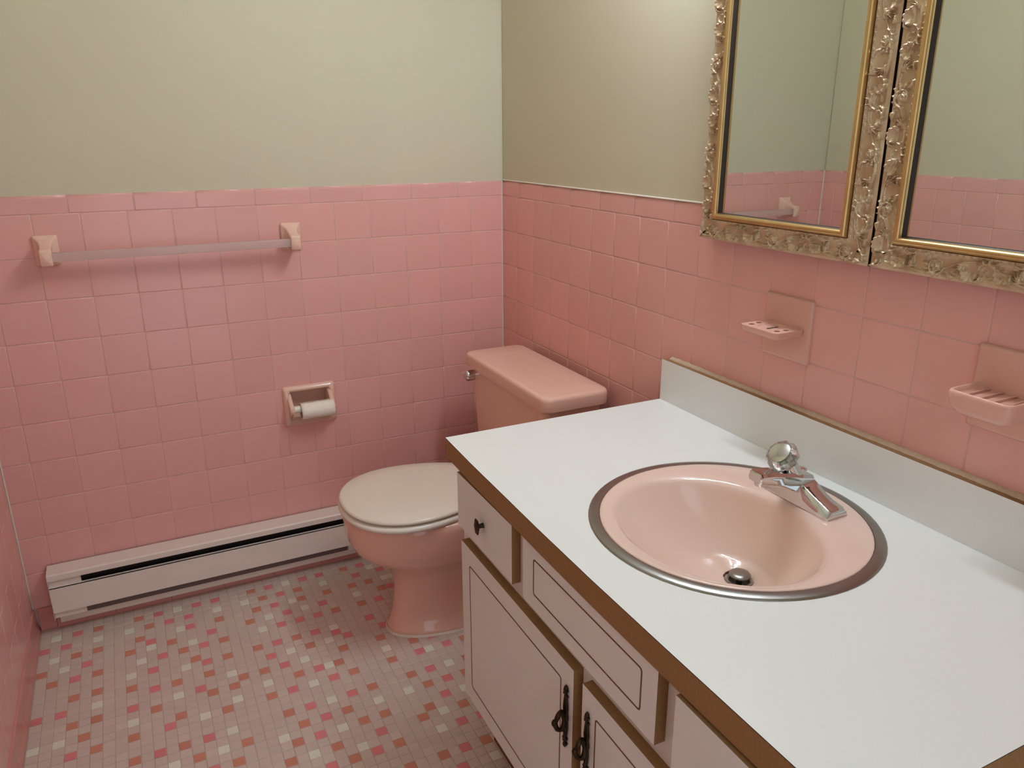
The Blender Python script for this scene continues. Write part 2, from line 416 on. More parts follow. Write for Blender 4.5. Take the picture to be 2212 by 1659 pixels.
MB().box(-1.2805, -.6935, -.0685, -.0465, 1.0525, 1.0745).build('rod', 'plastic_bar', tb, bevel=.0025)

# ------------------------------------------------------------------ recessed toilet paper holder
th = thing('toilet_paper_holder', 'pink ceramic recessed toilet paper holder set in the back wall tiles', 'paper holder', (-.668, 0, .497))
ox0, ox1, oz0, oz1 = -.7475, -.5885, .4965, .6235
ix0, ix1, iz0, iz1 = TP
b = MB()                                    # frame: ring of profiles from outer edge to inner lip, bulging more towards the lower sides
OUT = rrect(ox0, ox1, oz0, oz1, .008, 5)
INN = rrect(ix0 + .004, ix1 - .004, iz0 + .004, iz1 - .004, .008, 5)
def mixl(t, n_of):
    r = []
    for (ax, az), (cx, cz) in zip(OUT, INN):
        x, z = ax + (cx - ax) * t, az + (cz - az) * t
        r.append((x, -n_of(x, z), z))
    return r
def bulge(f):
    def g(x, z):
        s = min(1, max(0, (.6235 - z) / .065)); s = s * s * (3 - 2 * s)
        e = 1 if z > .53 else max(.15, (z - .4965) / .0335)
        side = 1 if (x < ix0 + .006 or x > ix1 - .006) else .12
        return f * (.010 + .026 * s * e * side)
    return g
rings = [mixl(0, lambda x, z: -.0015), mixl(0, bulge(.25)), mixl(.1, bulge(.6)), mixl(.3, bulge(.93)), mixl(.5, bulge(1)), mixl(.72, bulge(.93)), mixl(.92, bulge(.6)), mixl(1, bulge(.2)), mixl(1.0, lambda x, z: -.044)]
b.loft(rings, 0, False, True)
b.build('frame', 'ceramic_fit', th, smooth=70)
for sx, a in ((1, ix0 + .003), (-1, ix1 - .003)):   # ears that carry the roller
    rg = []
    for n, hz0, hz1 in ((-.02, .515, .606), (.008, .524, .602), (.022, .533, .592), (.036, .542, .580), (.047, .548, .573), (.051, .553, .568)):
        rg.append([(x, -n, z) for x, z in rrect(a - .0065, a + .0065, hz0, hz1, .005, 4)])
    MB().loft(rg).build('ear', 'ceramic_fit', th, smooth=60)
rl = MB().tube([(ix0 + .0095, -.040, .561), (ix1 - .0095, -.040, .561)], .0105, 18).build('roller', 'roller', th, smooth=40)
# nearly used-up roll hanging on the roller
tr = thing('toilet_roll', 'nearly empty toilet paper roll hanging on the holder roller', 'toilet paper', (-.65, -.042, .526))
def roll_ring(x, r, cz, wob=0.):
    return [(x, -.042 + r * math.cos(k * PI / 16), cz + r * math.sin(k * PI / 16)) for k in range(32)]
cz = .5525
MB().loft([roll_ring(-.7035, .0225, cz), roll_ring(-.605, .0225, cz), roll_ring(-.605, .0212, cz), roll_ring(-.7035, .0212, cz), roll_ring(-.7035, .0225, cz)], 0, False, False).build('core', 'card', tr, smooth=40)
b = MB(); rg = []
for x in [-.7045 + .1 * k / 12 for k in range(13)]:
    ring = []
    for k in range(49):
        a = .62 * PI - 2 * PI * k / 48 * 1.0
        r = .0240 + .0020 * k / 48 + .0003 * math.sin(x * 190)
        ring.append((x, -.042 - r * math.cos(a), cz + r * math.sin(a)))
    rg.append(ring)
b.loft(rg, 0, False, False, closed=False)
me = b.build('paper', 'paper', tr, smooth=50)
sol = me.modifiers.new('thick', 'SOLIDIFY'); sol.thickness = .0012

# ------------------------------------------------------------------ toothbrush and tumbler holder, soap dish (right wall)
def plate(root, y0, y1, z0, z1):
    rg = []
    for n, e in ((-.001, 0), (.0035, 0), (.0065, .0025), (.0075, .006)):
        rg.append([(-n, y, z) for y, z in rrect(y0 + e, y1 - e, z0 + e, z1 - e, .004, 4)][::-1])
    MB().loft(rg).build('back_plate', 'dish', root, smooth=50)
tbh = thing('toothbrush_holder', 'pink ceramic toothbrush and tumbler shelf with four small holes on the wall above the sink', 'toothbrush holder', (0, -1.256, .94))
plate(tbh, -1.3155, -1.1975, .9400, 1.0625)
sy0, sy1, sx = -1.303, -1.2065, -.078
outl = [(x, y) for x, y in rrect(sx, -.005, sy0, sy1, .010, 5)]
holes = [ell(-.060, -1.222, .0062, .0050, 14), ell(-.040, -1.2195, .0062, .0050, 14), ell(-.060, -1.2875, .0062, .0050, 14), ell(-.040, -1.290, .0062, .0050, 14)]
well = [(x, y) for x, y in rrect(-.064, -.014, -1.276, -1.233, .016, 6)]
b = MB(); b.holed(outl, holes + [well], 1.0035, 1.0075)
b.build('shelf', 'dish', tbh, smooth=35)
b = MB(); rg = []
for z, e in ((1.0036, 0), (.999, .0006), (.994, .004), (.9905, .010)):
    rg.append([(x, y, z) for x, y in rrect(sx + e * 1.5, -.005, sy0 + e, sy1 - e, .0095, 5)])
b.holed(outl, holes, .9965, 1.0034) if False else b.loft(rg, 0, False, True)
b.build('shelf_underside', 'dish', tbh, smooth=60)
rg = [[(x, y, z) for x, y in rrect(-.064 + e, -.014 - e, -1.276 + e, -1.233 - e, .014, 6)] for z, e in ((1.0074, 0), (1.0058, .0012), (1.0050, .004), (1.0046, .010))]
MB().loft(rg[::-1], 0, True, False).build('tumbler_well', 'dish', tbh, smooth=60)
for hl in holes:
    MB().add([(x, y, 1.0040) for x, y in hl], [tuple(range(len(hl)))]).build('brush_hole_shade', 'dark', tbh)  # black disc across each hole, painting in the shade of its depth

sd = thing('soap_dish', 'pink ceramic soap dish with raised rim and drain ridges on the wall above the counter', 'soap dish', (0, -1.69, .933))
plate(sd, -1.7490, -1.6305, .9335, 1.0615)
ty0, ty1, tx = -1.7365, -1.6405, -.082
rg = []
for z, e in ((.968, .016), (.973, .008), (.982, .003), (.995, .0005), (1.0015, 0), (1.0045, .0012), (1.0052, .003), (1.0045, .0050), (.9995, .0065), (.9965, .010), (.9955, .016)):
    rg.append([(x, y, z) for x, y in rrect(tx + e, -.004, ty0 + e, ty1 - e, .012 if e < .012 else .008, 5)])
MB().loft(rg).build('tray', 'dish', sd, smooth=60)
for k in range(4):
    yk = ty1 - .019 - .0195 * k
    MB().tube([(tx + .006, yk, .9975), (-.02, yk, .9985), (-.008, yk, .9975)], .0016, 6).build('ridge', 'dish', sd, smooth=60)

# ------------------------------------------------------------------ toilet
TY = -.447
tl = thing('toilet', 'pink toilet with a beige closed lid between the white vanity and the tiled back wall', 'toilet', (-.40, TY, 0))
def egg(xf, xb, hw, z, n=48, p=2.2, wide=.42, back=.62):
    """egg outline: front tip xf, back xb, greatest half width hw at 'wide' of the length from the front; 'back' = width left at the back"""
    pts = []; xm = xf + (xb - xf) * wide
    for k in range(n):
        a = 2 * PI * k / n; c, s = math.cos(a), math.sin(a)
        cc = math.copysign(abs(c) ** (2 / p), c); ss = math.copysign(abs(s) ** (2 / p), s)
        if c < 0: x, h = xm + cc * (xm - xf), hw
        else:
            x = xm + cc * (xb - xm); h = hw * (1 - (1 - back) * cc ** 1.6)
            if c > .0: ss = math.copysign(abs(s) ** (2 / 3.2), s)
        pts.append((x, TY + ss * h, z))
    return pts
rg = [egg(-.586, -.12, .100, 0.0015, wide=.5, back=.9), egg(-.590, -.115, .102, .008, wide=.5, back=.9), egg(-.588, -.115, .100, .018, wide=.5, back=.9), egg(-.580, -.12, .090, .030, wide=.5, back=.95), egg(-.572, -.12, .086, .06, wide=.5, back=.95),
      egg(-.564, -.12, .086, .11, wide=.48, back=.95), egg(-.562, -.12, .090, .15, wide=.46, back=.95), egg(-.572, -.11, .100, .19, wide=.44), egg(-.598, -.09, .120, .222, wide=.43), egg(-.640, -.075, .148, .250, wide=.42), egg(-.668, -.06, .166, .275, wide=.42),
      egg(-.682, -.05, .174, .305, wide=.42), egg(-.688, -.045, .178, .335, wide=.42), egg(-.691, -.04, .180, .365, wide=.42), egg(-.690, -.04, .180, .380, wide=.42), egg(-.684, -.045, .175, .386, wide=.42)]
MB().loft(rg).build('bowl', 'toilet_pink', tl, smooth=60)
MB().loft([egg(-.5935, -.115, .1055, .0002, wide=.5, back=.9), egg(-.5925, -.115, .1045, .0045, wide=.5, back=.9), egg(-.589, -.115, .101, .0065, wide=.5, back=.9)]).build('floor_caulk', 'caulk', tl, smooth=60)
def slab(z0, z1, xf, xb, hw, r, crown=0.):
    out = [egg(xf + .012, xb - .004, hw - .012, z0, back=.74), egg(xf + .004, xb, hw - .004, z0 + .001, back=.74), egg(xf, xb, hw, z0 + r, back=.74), egg(xf, xb, hw, z1 - r, back=.74), egg(xf + r * .35, xb - r * .3, hw - r * .35, z1 - r * .35, back=.74), egg(xf + r * 1.2, xb - r, hw - r * 1.2, z1, back=.74)]
    if crown: out += [egg(xf + .05, xb - .03, hw - .05, z1 + crown * .7, back=.74), egg(xf + .11, xb - .08, hw - .11, z1 + crown, back=.74)]
    return out
MB().loft(slab(.3875, .4050, -.699, -.262, .1850, .007)).build('seat', 'seat_ring', tl, smooth=60)
MB().loft(slab(.4082, .4215, -.695, -.255, .1815, .006, .004)).build('seat_lid', 'seat', tl, smooth=60)
for dy in (-.07, .07):
    MB().tube([(-.249, TY + dy - .022, .402), (-.249, TY + dy + .022, .402)], .011, 12).build('hinge', 'seat_ring', tl, smooth=40)
def rr(x0, x1, y0, y1, r, z, n=6): return [(x, y, z) for x, y in rrect(x0, x1, y0, y1, r, n)]
ky0, ky1 = -.6945, -.1925
rg = [rr(-.185, -.045, ky0 + .05, ky1 - .05, .03, .387), rr(-.195, -.040, ky0 + .035, ky1 - .035, .03, .40), rr(-.203, -.036, ky0 + .022, ky1 - .022, .028, .46), rr(-.209, -.034, ky0 + .014, ky1 - .014, .026, .60), rr(-.211, -.033, ky0 + .012, ky1 - .012, .025, .6815)]
MB().loft(rg).build('tank', 'toilet_pink', tl, smooth=50)
kl0, kl1 = -.7065, -.1835
rg = [rr(-.218, -.030, kl0 + .008, kl1 - .008, .022, .6785), rr(-.225, -.027, kl0 + .001, kl1 - .001, .028, .681), rr(-.226, -.0265, kl0, kl1, .029, .688), rr(-.226, -.0265, kl0, kl1, .029, .7085), rr(-.2245, -.0275, kl0 + .0015, kl1 - .0015, .029, .7145), rr(-.2205, -.030, kl0 + .0055, kl1 - .0055, .028, .7180), rr(-.212, -.037, kl0 + .014, kl1 - .014, .025, .7195), rr(-.16, -.08, kl0 + .09, kl1 - .09, .02, .7205)]
MB().loft(rg).build('tank_lid', 'toilet_pink', tl, smooth=60)
lv = MB().lathe((-.2105, -.222, .650), (-1, 0, 0), [(.0165, 0), (.0165, .018), (.0155, .024), (.011, .0275)], 18).build('flush_lever', 'chrome', tl, smooth=50)
MB().tube([(-.230, -.226, .654), (-.236, -.214, .656), (-.238, -.200, .655)], [.006, .005, .004], 10).build('lever_arm', 'chrome', lv, smooth=50)
MB().lathe((-.372, TY - .098, .018), (0, -.3, 1), [(.008, 0), (.008, .006), (.004, .012)], 12).build('floor_bolt', 'dark', tl, smooth=50)

# ------------------------------------------------------------------ vanity cabinet
XD, XF = -.576, -.558                       # faces of the doors and drawers; face frame
VC = thing('vanity_cabinet', 'white laminate vanity cabinet with brown edges under the white countertop', 'cabinet', (-.29, -1.46, 0))
VY0, VY1, VB, VT = -1.960, -.9625, .155, .7090
WHT = {'-x': 0}
b = MB(); b.box(XF, XF + .016, VY0, VY1, VB, VT); b.build('face_frame', 'laminate_v', VC)
for y in (VY1 - .016, VY0):
    MB().box(XF + .016, -.03, y, y + .016, VB, VT).build('side_panel', 'laminate_v', VC)
MB().box(XF + .016, -.03, VY0 + .016, VY1 - .016, VB, VB + .016).build('bottom_panel', 'laminate_v', VC)
b = MB(); b.box(-.50, -.485, VY0 + .01, VY1 - .01, .0005, VB); b.box(-.485, -.05, VY0 + .01, VY0 + .025, .0005, VB); b.box(-.485, -.05, VY1 - .025, VY1 - .01, .0005, VB)
b.build('toe_kick', 'brown_line', VC)
def front(name, y0, y1, z0, z1, out=0.):
    b = MB(); b.box(XD - out, XF - .0002, y0, y1, z0, z1, 1, WHT)
    return b.build(name, ['laminate_v', 'chipboard'], VC)
def inlay(root, y0, y1, z0, z1, r=.0, w_=.0028):
    """thin routed brown line, a closed rectangle with slightly rounded right corners"""
    lo = rrect(y0, y1, z0, z1, .006, 3); li = rrect(y0 + w_, y1 - w_, z0 + w_, z1 - w_, .004, 3)
    n = len(lo); x = XD - .0004
    b = MB(); b.loft([[(XD + .0003, p[0], p[1]) for p in lo], [(x, p[0], p[1]) for p in lo], [(x, p[0], p[1]) for p in li], [(XD + .0003, p[0], p[1]) for p in li]], 0, False, False)
    return b.build('inlay_line', 'brown_line', root)
def knob(root, y, z, out=0.):
    XD = -.576 - out
    k = MB().lathe((XD, y, z), (-1, 0, 0), [(.0055, 0), (.0045, .004), (.0042, .011), (.007, .0125)], 14).build('knob', 'bronze', root, smooth=50)
    rg = []
    for n, f in ((.0120, .9), (.0138, 1.), (.0152, .9), (.0160, .55), (.0166, .3)):
        rg.append([(XD - n, y + .0105 * f * (1 + .08 * math.cos(6 * a)) * math.cos(a), z + .0165 * f * (1 + .08 * math.cos(6 * a)) * math.sin(a)) for a in [2 * PI * q / 36 for q in range(36)]])
    MB().loft(rg).build('rosette', 'bronze', k, smooth=60)
def pull(root, y, z):
    """antique bronze filigree backplate with a hanging bail"""
    x = XD - .0028; b = MB()
    b.ball((x, y, z), .008, 14, sc=(.5, .95, 1.7))
    for s in (1, -1):
        for q in (1, -1):
            b.tube([(x, y + q * .0030, z + s * .010), (x, y + q * .0046, z + s * .018), (x, y + q * .0034, z + s * .030), (x, y + q * .0016, z + s * .040), (x, y + q * .0006, z + s * .045)], [.0028, .0024, .0022, .0022, .0018], 8)
            b.ball((x, y + q * .0046, z + s * (.0425 + q * .001)), .0027, 8)
            b.ball((x, y + q * .0042, z + s * (.0505 - q * .0012)), .0026, 8)
        b.lathe((x, y, z + s * .043), (0, 0, s), [(.0016, 0), (.0032, .003), (.0024, .006), (.0042, .010), (.0036, .014), (.0004, .019)], 10)
    pl = b.build('pull', 'bronze', root, smooth=60)
    cx = XD - .0140; pts = []
    for k in range(21):
        a = PI * .5 + 2 * PI * k / 20
        pts.append((cx + .0075 * math.cos(a), y - .0015 + .002 * math.sin(2 * a), z - .004 + .0175 * math.sin(a)))
    rad = [.0034 + .0011 * abs(math.sin(k * PI / 5)) for k in range(21)]
    b = MB(); b.tube(pts, rad, 8); b.ball((cx - .0105, y - .0015, z - .004), .0046, 10, sc=(1, 1, 1.5))
    b.tube([(XD - .004, y, z + .002), (cx + .011, y, z + .004)], .0034, 8)
    b.build('bail', 'bronze', pl, smooth=60)
d1 = front('drawer', -1.2282, -.9760, .5870, .7050); knob(d1, -1.1040, .6455)
p2 = front('false_drawer', -1.6562, -1.2725, .5868, .7045)
tag(p2, 'white false drawer panel with a brown inlaid rectangle')
inlay(p2, -1.6230, -1.3105, .6148, .6842)
d3 = front('drawer', -1.9500, -1.7030, .5868, .7055, .0085); knob(d3, -1.8260, .6455, .0085)
dr1 = front('door', -1.4490, -.9900, .1822, .5578)
inlay(dr1, -1.4110, -1.0300, .2208, .5195); pull(dr1, -1.4310, .4585)
dr2 = front('door', -1.9350, -1.4760, .1805, .5545)
inlay(dr2, -1.8950, -1.5140, .2195, .5188); pull(dr2, -1.4955, .4562)
Ang = math.atan(.0075); PV = Vector((-.576, -1.0, 0))      # the cabinet stands very slightly askew to the wall
VC.matrix_world = Matrix.Translation(PV) @ Matrix.Rotation(-Ang, 4, 'Z') @ Matrix.Translation(-PV) @ Matrix.Translation(VC.location)

# ------------------------------------------------------------------ countertop with backsplash
ZC = .7526
SK = (-.2873, -1.4525); SR = .2332
CT = thing('countertop', 'white laminate countertop with a brown chipboard front edge and low backsplash', 'countertop', (-.29, -1.44, .709))
FR = [(-.5707, -.9035), (-.5766, -1.047), (-.5806, -1.207), (-.584, -1.333), (-.5866, -1.50), (-.587, -1.674), (-.5865, -1.886), (-.5862, -1.9688)]
outer = FR + [(-.0035, -1.9688), (-.0035, -.9035)]
hole = ell(SK[0], SK[1], SR - .012, SR - .012, 64)
MB().holed(outer, [hole], .7512, ZC, 0, 1).build('worktop', ['laminate', 'dark_line'], CT)
MB().holed([(x + (.0006 if x < -.3 else 0), y) for x, y in outer], [hole], .7095, .7511).build('core', 'chipboard', CT)
bs = MB().box(-.0212, -.0045, -1.9686, -.9045, ZC + .0002, .8515).build('backsplash', 'chipboard', CT)
MB().box(-.0222, -.0213, -1.9688, -.9040, ZC + .0002, .8518, 1, {'-x': 0}).build('backsplash_face', ['laminate', 'dark_line'], bs)
b = MB(); rg = []                            # ragged bead of caulk between the splash and the tiles
for k in range(140):
    y = -.915 - 1.05 * k / 139; q = noise.noise((y * 60, 3.1, 0)) * .0012 + noise.noise((y * 210, 7.7, 0)) * .0008
    h = .8535 + .0022 + q * 1.2; wd = .0098 + q * 1.4
    rg.append([(-.0005, y, .8505), (-wd, y, .8505), (-wd * .8, y, .8515 + (h - .8515) * .6), (-wd * .35, y, h), (-.0005, y, h + .0012)])
b.loft(rg); b.build('caulk_bead', 'old_caulk', CT, smooth=60)

# ------------------------------------------------------------------ sink
SN = thing('sink', 'round pink enamelled sink with a steel rim set into the white countertop', 'sink', (SK[0], SK[1], .60))
def circ(r, z, c=SK, ry=None, n=72):
    return [(c[0] + r * math.cos(2 * PI * k / n), c[1] + (ry or r) * math.sin(2 * PI * k / n), z) for k in range(n)]
MB().loft([circ(SR - .0008, ZC + .0003), circ(SR, ZC + .0006), circ(SR - .0012, ZC + .0022), circ(SR - .003, ZC + .0032), circ(SR - .009, ZC + .0042), circ(SR - .0165, ZC + .0046), circ(SR - .0178, ZC + .0042), circ(SR - .0182, ZC + .0012)], 0, False, False).build('rim', 'steel', SN, smooth=60)
LC, LX, LY = (-.3225, -1.4560), .1480, .1770        # bowl opening
DC, DZ = (-.2580, -1.4540), .6330                  # drain
rg = [circ(SR - .0183, ZC + .0010), circ(SR - .0186, ZC + .0042), circ(SR - .0215, ZC + .0052)]
def mixc(t):                                        # deck between the steel rim and the bowl lip
    r0 = SR - .0215; return [(a[0] + (c[0] - a[0]) * t, a[1] + (c[1] - a[1]) * t) for a, c in zip(circ(r0, 0), circ(LX * 1.13, 0, LC, LY * 1.11))]
for t, dz in ((.35, .0052), (.7, .0050), (1., .0046)): rg.append([(x, y, ZC + dz) for x, y in mixc(t)])
dep = ZC - DZ
for rho, dz in ((1.085, .0038), (1.05, .0020), (1.02, -.0012)): rg.append(circ(LX * rho, ZC + dz, LC, LY * rho))
R0 = .155
for k in range(0, 27):                              # a nearly straight cone down to the drain, rounded at the lip and the bottom
    rho = 1.0 - (1.0 - R0) * k / 26; r = (rho - R0) / (1 - R0)
    q = 1 - r ** 1.8
    z = ZC - .0050 - (dep - .0050) * q
    m = 1 - r
    c = (LC[0] + (DC[0] - LC[0]) * m, LC[1] + (DC[1] - LC[1]) * m)
    f = max(0, 1 - r / .3)
    rg.append(circ(LX * rho * (1 - f) + .0235 * f, z, c, LY * rho * (1 - f) + .0235 * f))
bas = MB().loft(rg, 0, False, False).build('basin', 'ceramic', SN, smooth=75)
so = bas.modifiers.new('thick', 'SOLIDIFY'); so.thickness = .004; so.offset = -1
dn = MB().lathe((DC[0], DC[1], DZ + .0012), (0, 0, 1), [(.0245, -.0005), (.0245, .0008), (.0205, .0012), (.0175, -.001), (.0170, -.012)], 28, 0, False, True).build('drain', 'steel', SN, smooth=40)
MB().lathe((DC[0], DC[1], DZ - .004), (0, 0, 1), [(.005, -.004), (.005, .011), (.0175, .0125), (.0182, .0150), (.0165, .0172), (.010, .0185), (.002, .0190)], 26).build('stopper', 'steel', dn, smooth=50)
MB().tube([(DC[0] - .018, DC[1] + .019, DZ + .0028), (DC[0] - .010, DC[1] + .0235, DZ + .0030), (DC[0] + .004, DC[1] + .0252, DZ + .0032)], .0013, 6).build('rust_stain', 'rust', dn)

# ------------------------------------------------------------------ faucet
FX, FY, FZ = -.137, -1.450, ZC + .0050
FA = thing('faucet', 'chrome single handle faucet with a clear round knob on the pink sink', 'faucet', (FX, FY, FZ))
rg = []
for dy, hb, htp, h in ((-.0835, .0215, .0130, .011), (-.082, .0235, .0150, .0135), (-.077, .0250, .0165, .0160), (-.060, .0240, .0150, .0205), (-.045, .0240, .0150, .0255), (-.030, .0240, .0165, .032), (-.016, .0240, .0180, .038), (0, .0240, .0185, .040),
                       (.016, .0240, .0180, .038), (.030, .0240, .0165, .032), (.045, .0240, .0150, .0255), (.060, .0240, .0150, .0205), (.077, .0250, .0165, .0160), (.082, .0235, .0150, .0135), (.0835, .0215, .0130, .011)):
    y = FY + dy
    rg.append([(FX + a, y, FZ + z) for a, z in ((-hb, 0), (-hb, h * .35), (-htp - .001, h * .93), (-htp + .002, h), (htp - .002, h), (htp + .001, h * .93), (hb, h * .35), (hb, 0))])
MB().loft(rg).build('base', 'chrome', FA, smooth=35)
rg = []
for dx, hw, z0, z1 in ((.014, .0165, .012, .046), (-.010, .0190, .014, .0520), (-.030, .0190, .026, .0575), (-.055, .0180, .0390, .0630), (-.080, .0168, .0485, .0680), (-.098, .0162, .0515, .0700), (-.1035, .0155, .0520, .0695), (-.1055, .0135, .0540, .0675)):
    rg.append([(FX + dx, FY + a, FZ + z) for a, z in ((-hw, z0 + .003), (-hw + .002, z0), (hw - .002, z0), (hw, z0 + .003), (hw, z1 - .005), (hw - .004, z1), (-hw + .004, z1), (-hw, z1 - .005))])
sp = MB().loft(rg).build('spout', 'chrome', FA, smooth=35)
MB().lathe((FX - .0905, FY, FZ + .0525), (0, 0, -1), [(.0105, -.001), (.0108, .006), (.0100, .0085), (.0085, .0085), (.0082, .004)], 20, 0, False, True).build('aerator', 'chrome', sp, smooth=40)
AXK = Vector((-.70, 0, .71)).normalized()
kc = Vector((FX - .035, FY, FZ + .0745))
u = Vector((0, 1, 0)); v = AXK.cross(u)
def flute(r, h, amp, n=60, lobes=10):
    return [kc + AXK * h + (u * math.cos(2 * PI * k / n) + v * math.sin(2 * PI * k / n)) * (r * (1 + amp * math.cos(lobes * 2 * PI * k / n))) for k in range(n)]
b = MB(); rg = []
for t in (0, .15, .35, .6, .85, 1.):               # neck: from a level ring on the base to the tilted underside of the knob
    cc = Vector((FX - .012 + (kc.x - FX + .012) * t, FY, FZ + .036 + (kc.z - FZ - .036) * t)); rr_ = .0185 + (.0135 - .0185) * t
    ax = Vector((0, 0, 1)).lerp(AXK, t).normalized(); vv = ax.cross(u)
    rg.append([cc + (u * math.cos(2 * PI * k / 28) + vv * math.sin(2 * PI * k / 28)) * rr_ for k in range(28)])
b.loft(rg); b.build('neck', 'chrome', FA, smooth=40)
kn = MB().loft([flute(.0140, 0, 0), flute(.0190, .003, .02), flute(.0245, .010, .05), flute(.0262, .018, .05), flute(.0255, .025, .05), flute(.0225, .0295, .03), flute(.0195, .0300, 0)]).build('handle', 'acrylic', FA, smooth=45)
MB().lathe(kc + AXK * .0303, AXK, [(.0188, 0), (.0188, .0010), (.0165, .0022), (.0080, .0030), (.001, .0032)], 32).build('handle_cap', 'chrome', kn, smooth=50)
MB().lathe((FX + .0290, FY + .025, FZ + .0135), (0, 0, 1), [(.0055, -.0130), (.0055, .008), (.0036, .010), (.0034, .019), (.0042, .021), (.0088, .0235), (.0092, .0255), (.0080, .0275), (.003, .0285)], 20).build('lift_rod', 'chrome', FA, smooth=45)

# ------------------------------------------------------------------ two gilt framed mirrors
import numpy as np
PER, TW = .165, .0405                        # ornament period and width
NS, NT = 184, 46
S_, T_ = np.meshgrid(np.arange(NS) / NS * 165.0, np.linspace(0, 41, NT), indexing='ij')
HM = np.zeros_like(S_)
def seg_ridge(p, q, w0, w1, a0, a1):
    global HM
    for sh in (-165, 0, 165):
        px, py, qx, qy = p[0] + sh, p[1], q[0] + sh, q[1]
        if max(px, qx) < -8 or min(px, qx) > 173: continue
        dx, dy = qx - px, qy - py; l2 = dx * dx + dy * dy + 1e-9
        t = np.clip(((S_ - px) * dx + (T_ - py) * dy) / l2, 0, 1)
        d = np.hypot(S_ - px - t * dx, T_ - py - t * dy)
        w_ = w0 + (w1 - w0) * t; a = a0 + (a1 - a0) * t
        HM = np.maximum(HM, a * np.sqrt(np.clip(1 - (d / w_) ** 2, 0, 1)))
def stroke(pts, w0, w1, a0, a1):
    n = len(pts) - 1
    for i in range(n):
        f, g = i / n, (i + 1) / n
        seg_ridge(pts[i], pts[i + 1], w0 + (w1 - w0) * f, w0 + (w1 - w0) * g, a0 + (a1 - a0) * f, a0 + (a1 - a0) * g)
def curl(c, r0, r1, a0, a1, n=14):
    return [(c[0] + (r0 + (r1 - r0) * k / n) * math.cos(a0 + (a1 - a0) * k / n), c[1] + (r0 + (r1 - r0) * k / n) * math.sin(a0 + (a1 - a0) * k / n)) for k in range(n + 1)]
def leaf(p, ang, ln, bend, w_=2.6, a=4.2):
    pts = [p]
    for k in range(5):
        an = ang + bend * k / 4; pts.append((pts[-1][0] + ln / 5 * math.cos(an), pts[-1][1] + ln / 5 * math.sin(an)))
    stroke(pts, w_, .5, a * .75, a)
vine = [(s, 20 + 12.5 * math.cos(2 * PI * s / 165)) for s in np.linspace(0, 165, 40)]
stroke(vine, 1.9, 1.9, 2.8, 2.8)
stroke(curl((62, 20), 15, 4, PI * 1.05, PI * 3.1, 22), 2.4, 1.2, 4.0, 2.6)
stroke(curl((146, 20), 15, 4, PI * .05, PI * 2.1, 22), 2.4, 1.2, 4.0, 2.6)
for k in range(6):                            # serrated leaf edges of the two big scrolls
    a = PI * (1.15 + .17 * k); leaf((62 + 14 * math.cos(a), 20 + 13 * math.sin(a)), a + .9, 8, -.9, 2.3, 5.0)
    a = PI * (.15 + .17 * k); leaf((146 + 14 * math.cos(a), 20 + 13 * math.sin(a)), a + .9, 8, -.9, 2.3, 5.0)
for k in range(5):                            # tufts where the stems meet
    leaf((98 + k * .8, 14), -.2 + .42 * k, 19 - 1.5 * abs(k - 2), .35, 2.2, 4.6)
    leaf((18 + k * .8, 26), .2 - .42 * k, 18 - 1.5 * abs(k - 2), -.35, 2.2, 4.6)
for cx, cy, R in ((62, 20, 8.2),):            # rose
    for sh in (-165, 0, 165):
        dx, dy = S_ - cx - sh, T_ - cy; r = np.hypot(dx, dy); th = np.arctan2(dy, dx)
        rad = R * (1 + .12 * np.cos(5 * th)); q = np.clip(1 - (r / rad) ** 2, 0, 1)
        HM = np.maximum(HM, np.where(q > 0, 5.2 * q ** .45 * (.82 + .18 * np.cos(r * 1.9 + 1.2 * np.sin(2.5 * th))), 0))
for cx, cy, R, dirn in ((125, 20, 14, -1), (8, 15, 13, -1)):   # scalloped shells opening to the outer edge
    for sh in (-165, 0, 165):
        dx, dy = S_ - cx - sh, (T_ - cy) * dirn; r = np.hypot(dx, dy); th = np.arctan2(dy, dx)
        rad = R * (.86 + .14 * np.abs(np.cos(4.5 * th))); ok = (dy > -3) & (r < rad)
        HM = np.maximum(HM, np.where(ok, 1.2 + 4.6 * (r / rad) ** 1.3 * (.62 + .38 * np.abs(np.cos(4.5 * th))) * np.clip((1 - r / rad) * 7, 0, 1) ** .35, 0))
for k in range(4):
    leaf((100 + 3 * k, 33 - k), .3 + .35 * k, 11, .5, 2.0, 4.4); leaf((30 + 3 * k, 7 + k), -.3 - .35 * k, 10, -.5, 2.0, 4.4)
    leaf((84 - 2 * k, 36), PI + .2 + .3 * k, 12, .4, 2.0, 4.2); leaf((166 - 2 * k, 5), PI - .2 - .3 * k, 12, -.4, 2.0, 4.2)
for s0 in range(5, 165, 11):                  # pearls along the outer border
    seg_ridge((s0, 38.6), (s0 + 3.0, 38.6), 1.1, 1.1, 1.6, 1.6)
HM = np.where(HM > .4, HM * (1 + .13 * np.sin(S_ * 2.1 + T_ * 1.1) * np.sin(T_ * 1.9 - S_ * .7)), HM)
HM *= .0017
TT = np.linspace(0, TW, NT)
BASE = .0335 + .0035 * np.sin(np.clip(TT / .006, 0, 1) * PI / 2) - .0028 * np.sin(PI * np.clip((TT - .004) / .033, 0, 1)) + .0035 * np.clip((TT - .030) / .010, 0, 1) ** 2
EDGE = np.clip(np.minimum((TT - .0005) / .004, (TW - TT) / .003), 0, 1)
def rail_pts(A, d, inn, L, s, t, n):
    return (-n, A[0] + d[0] * s + inn[0] * t, A[1] + d[1] * s + inn[1] * t)
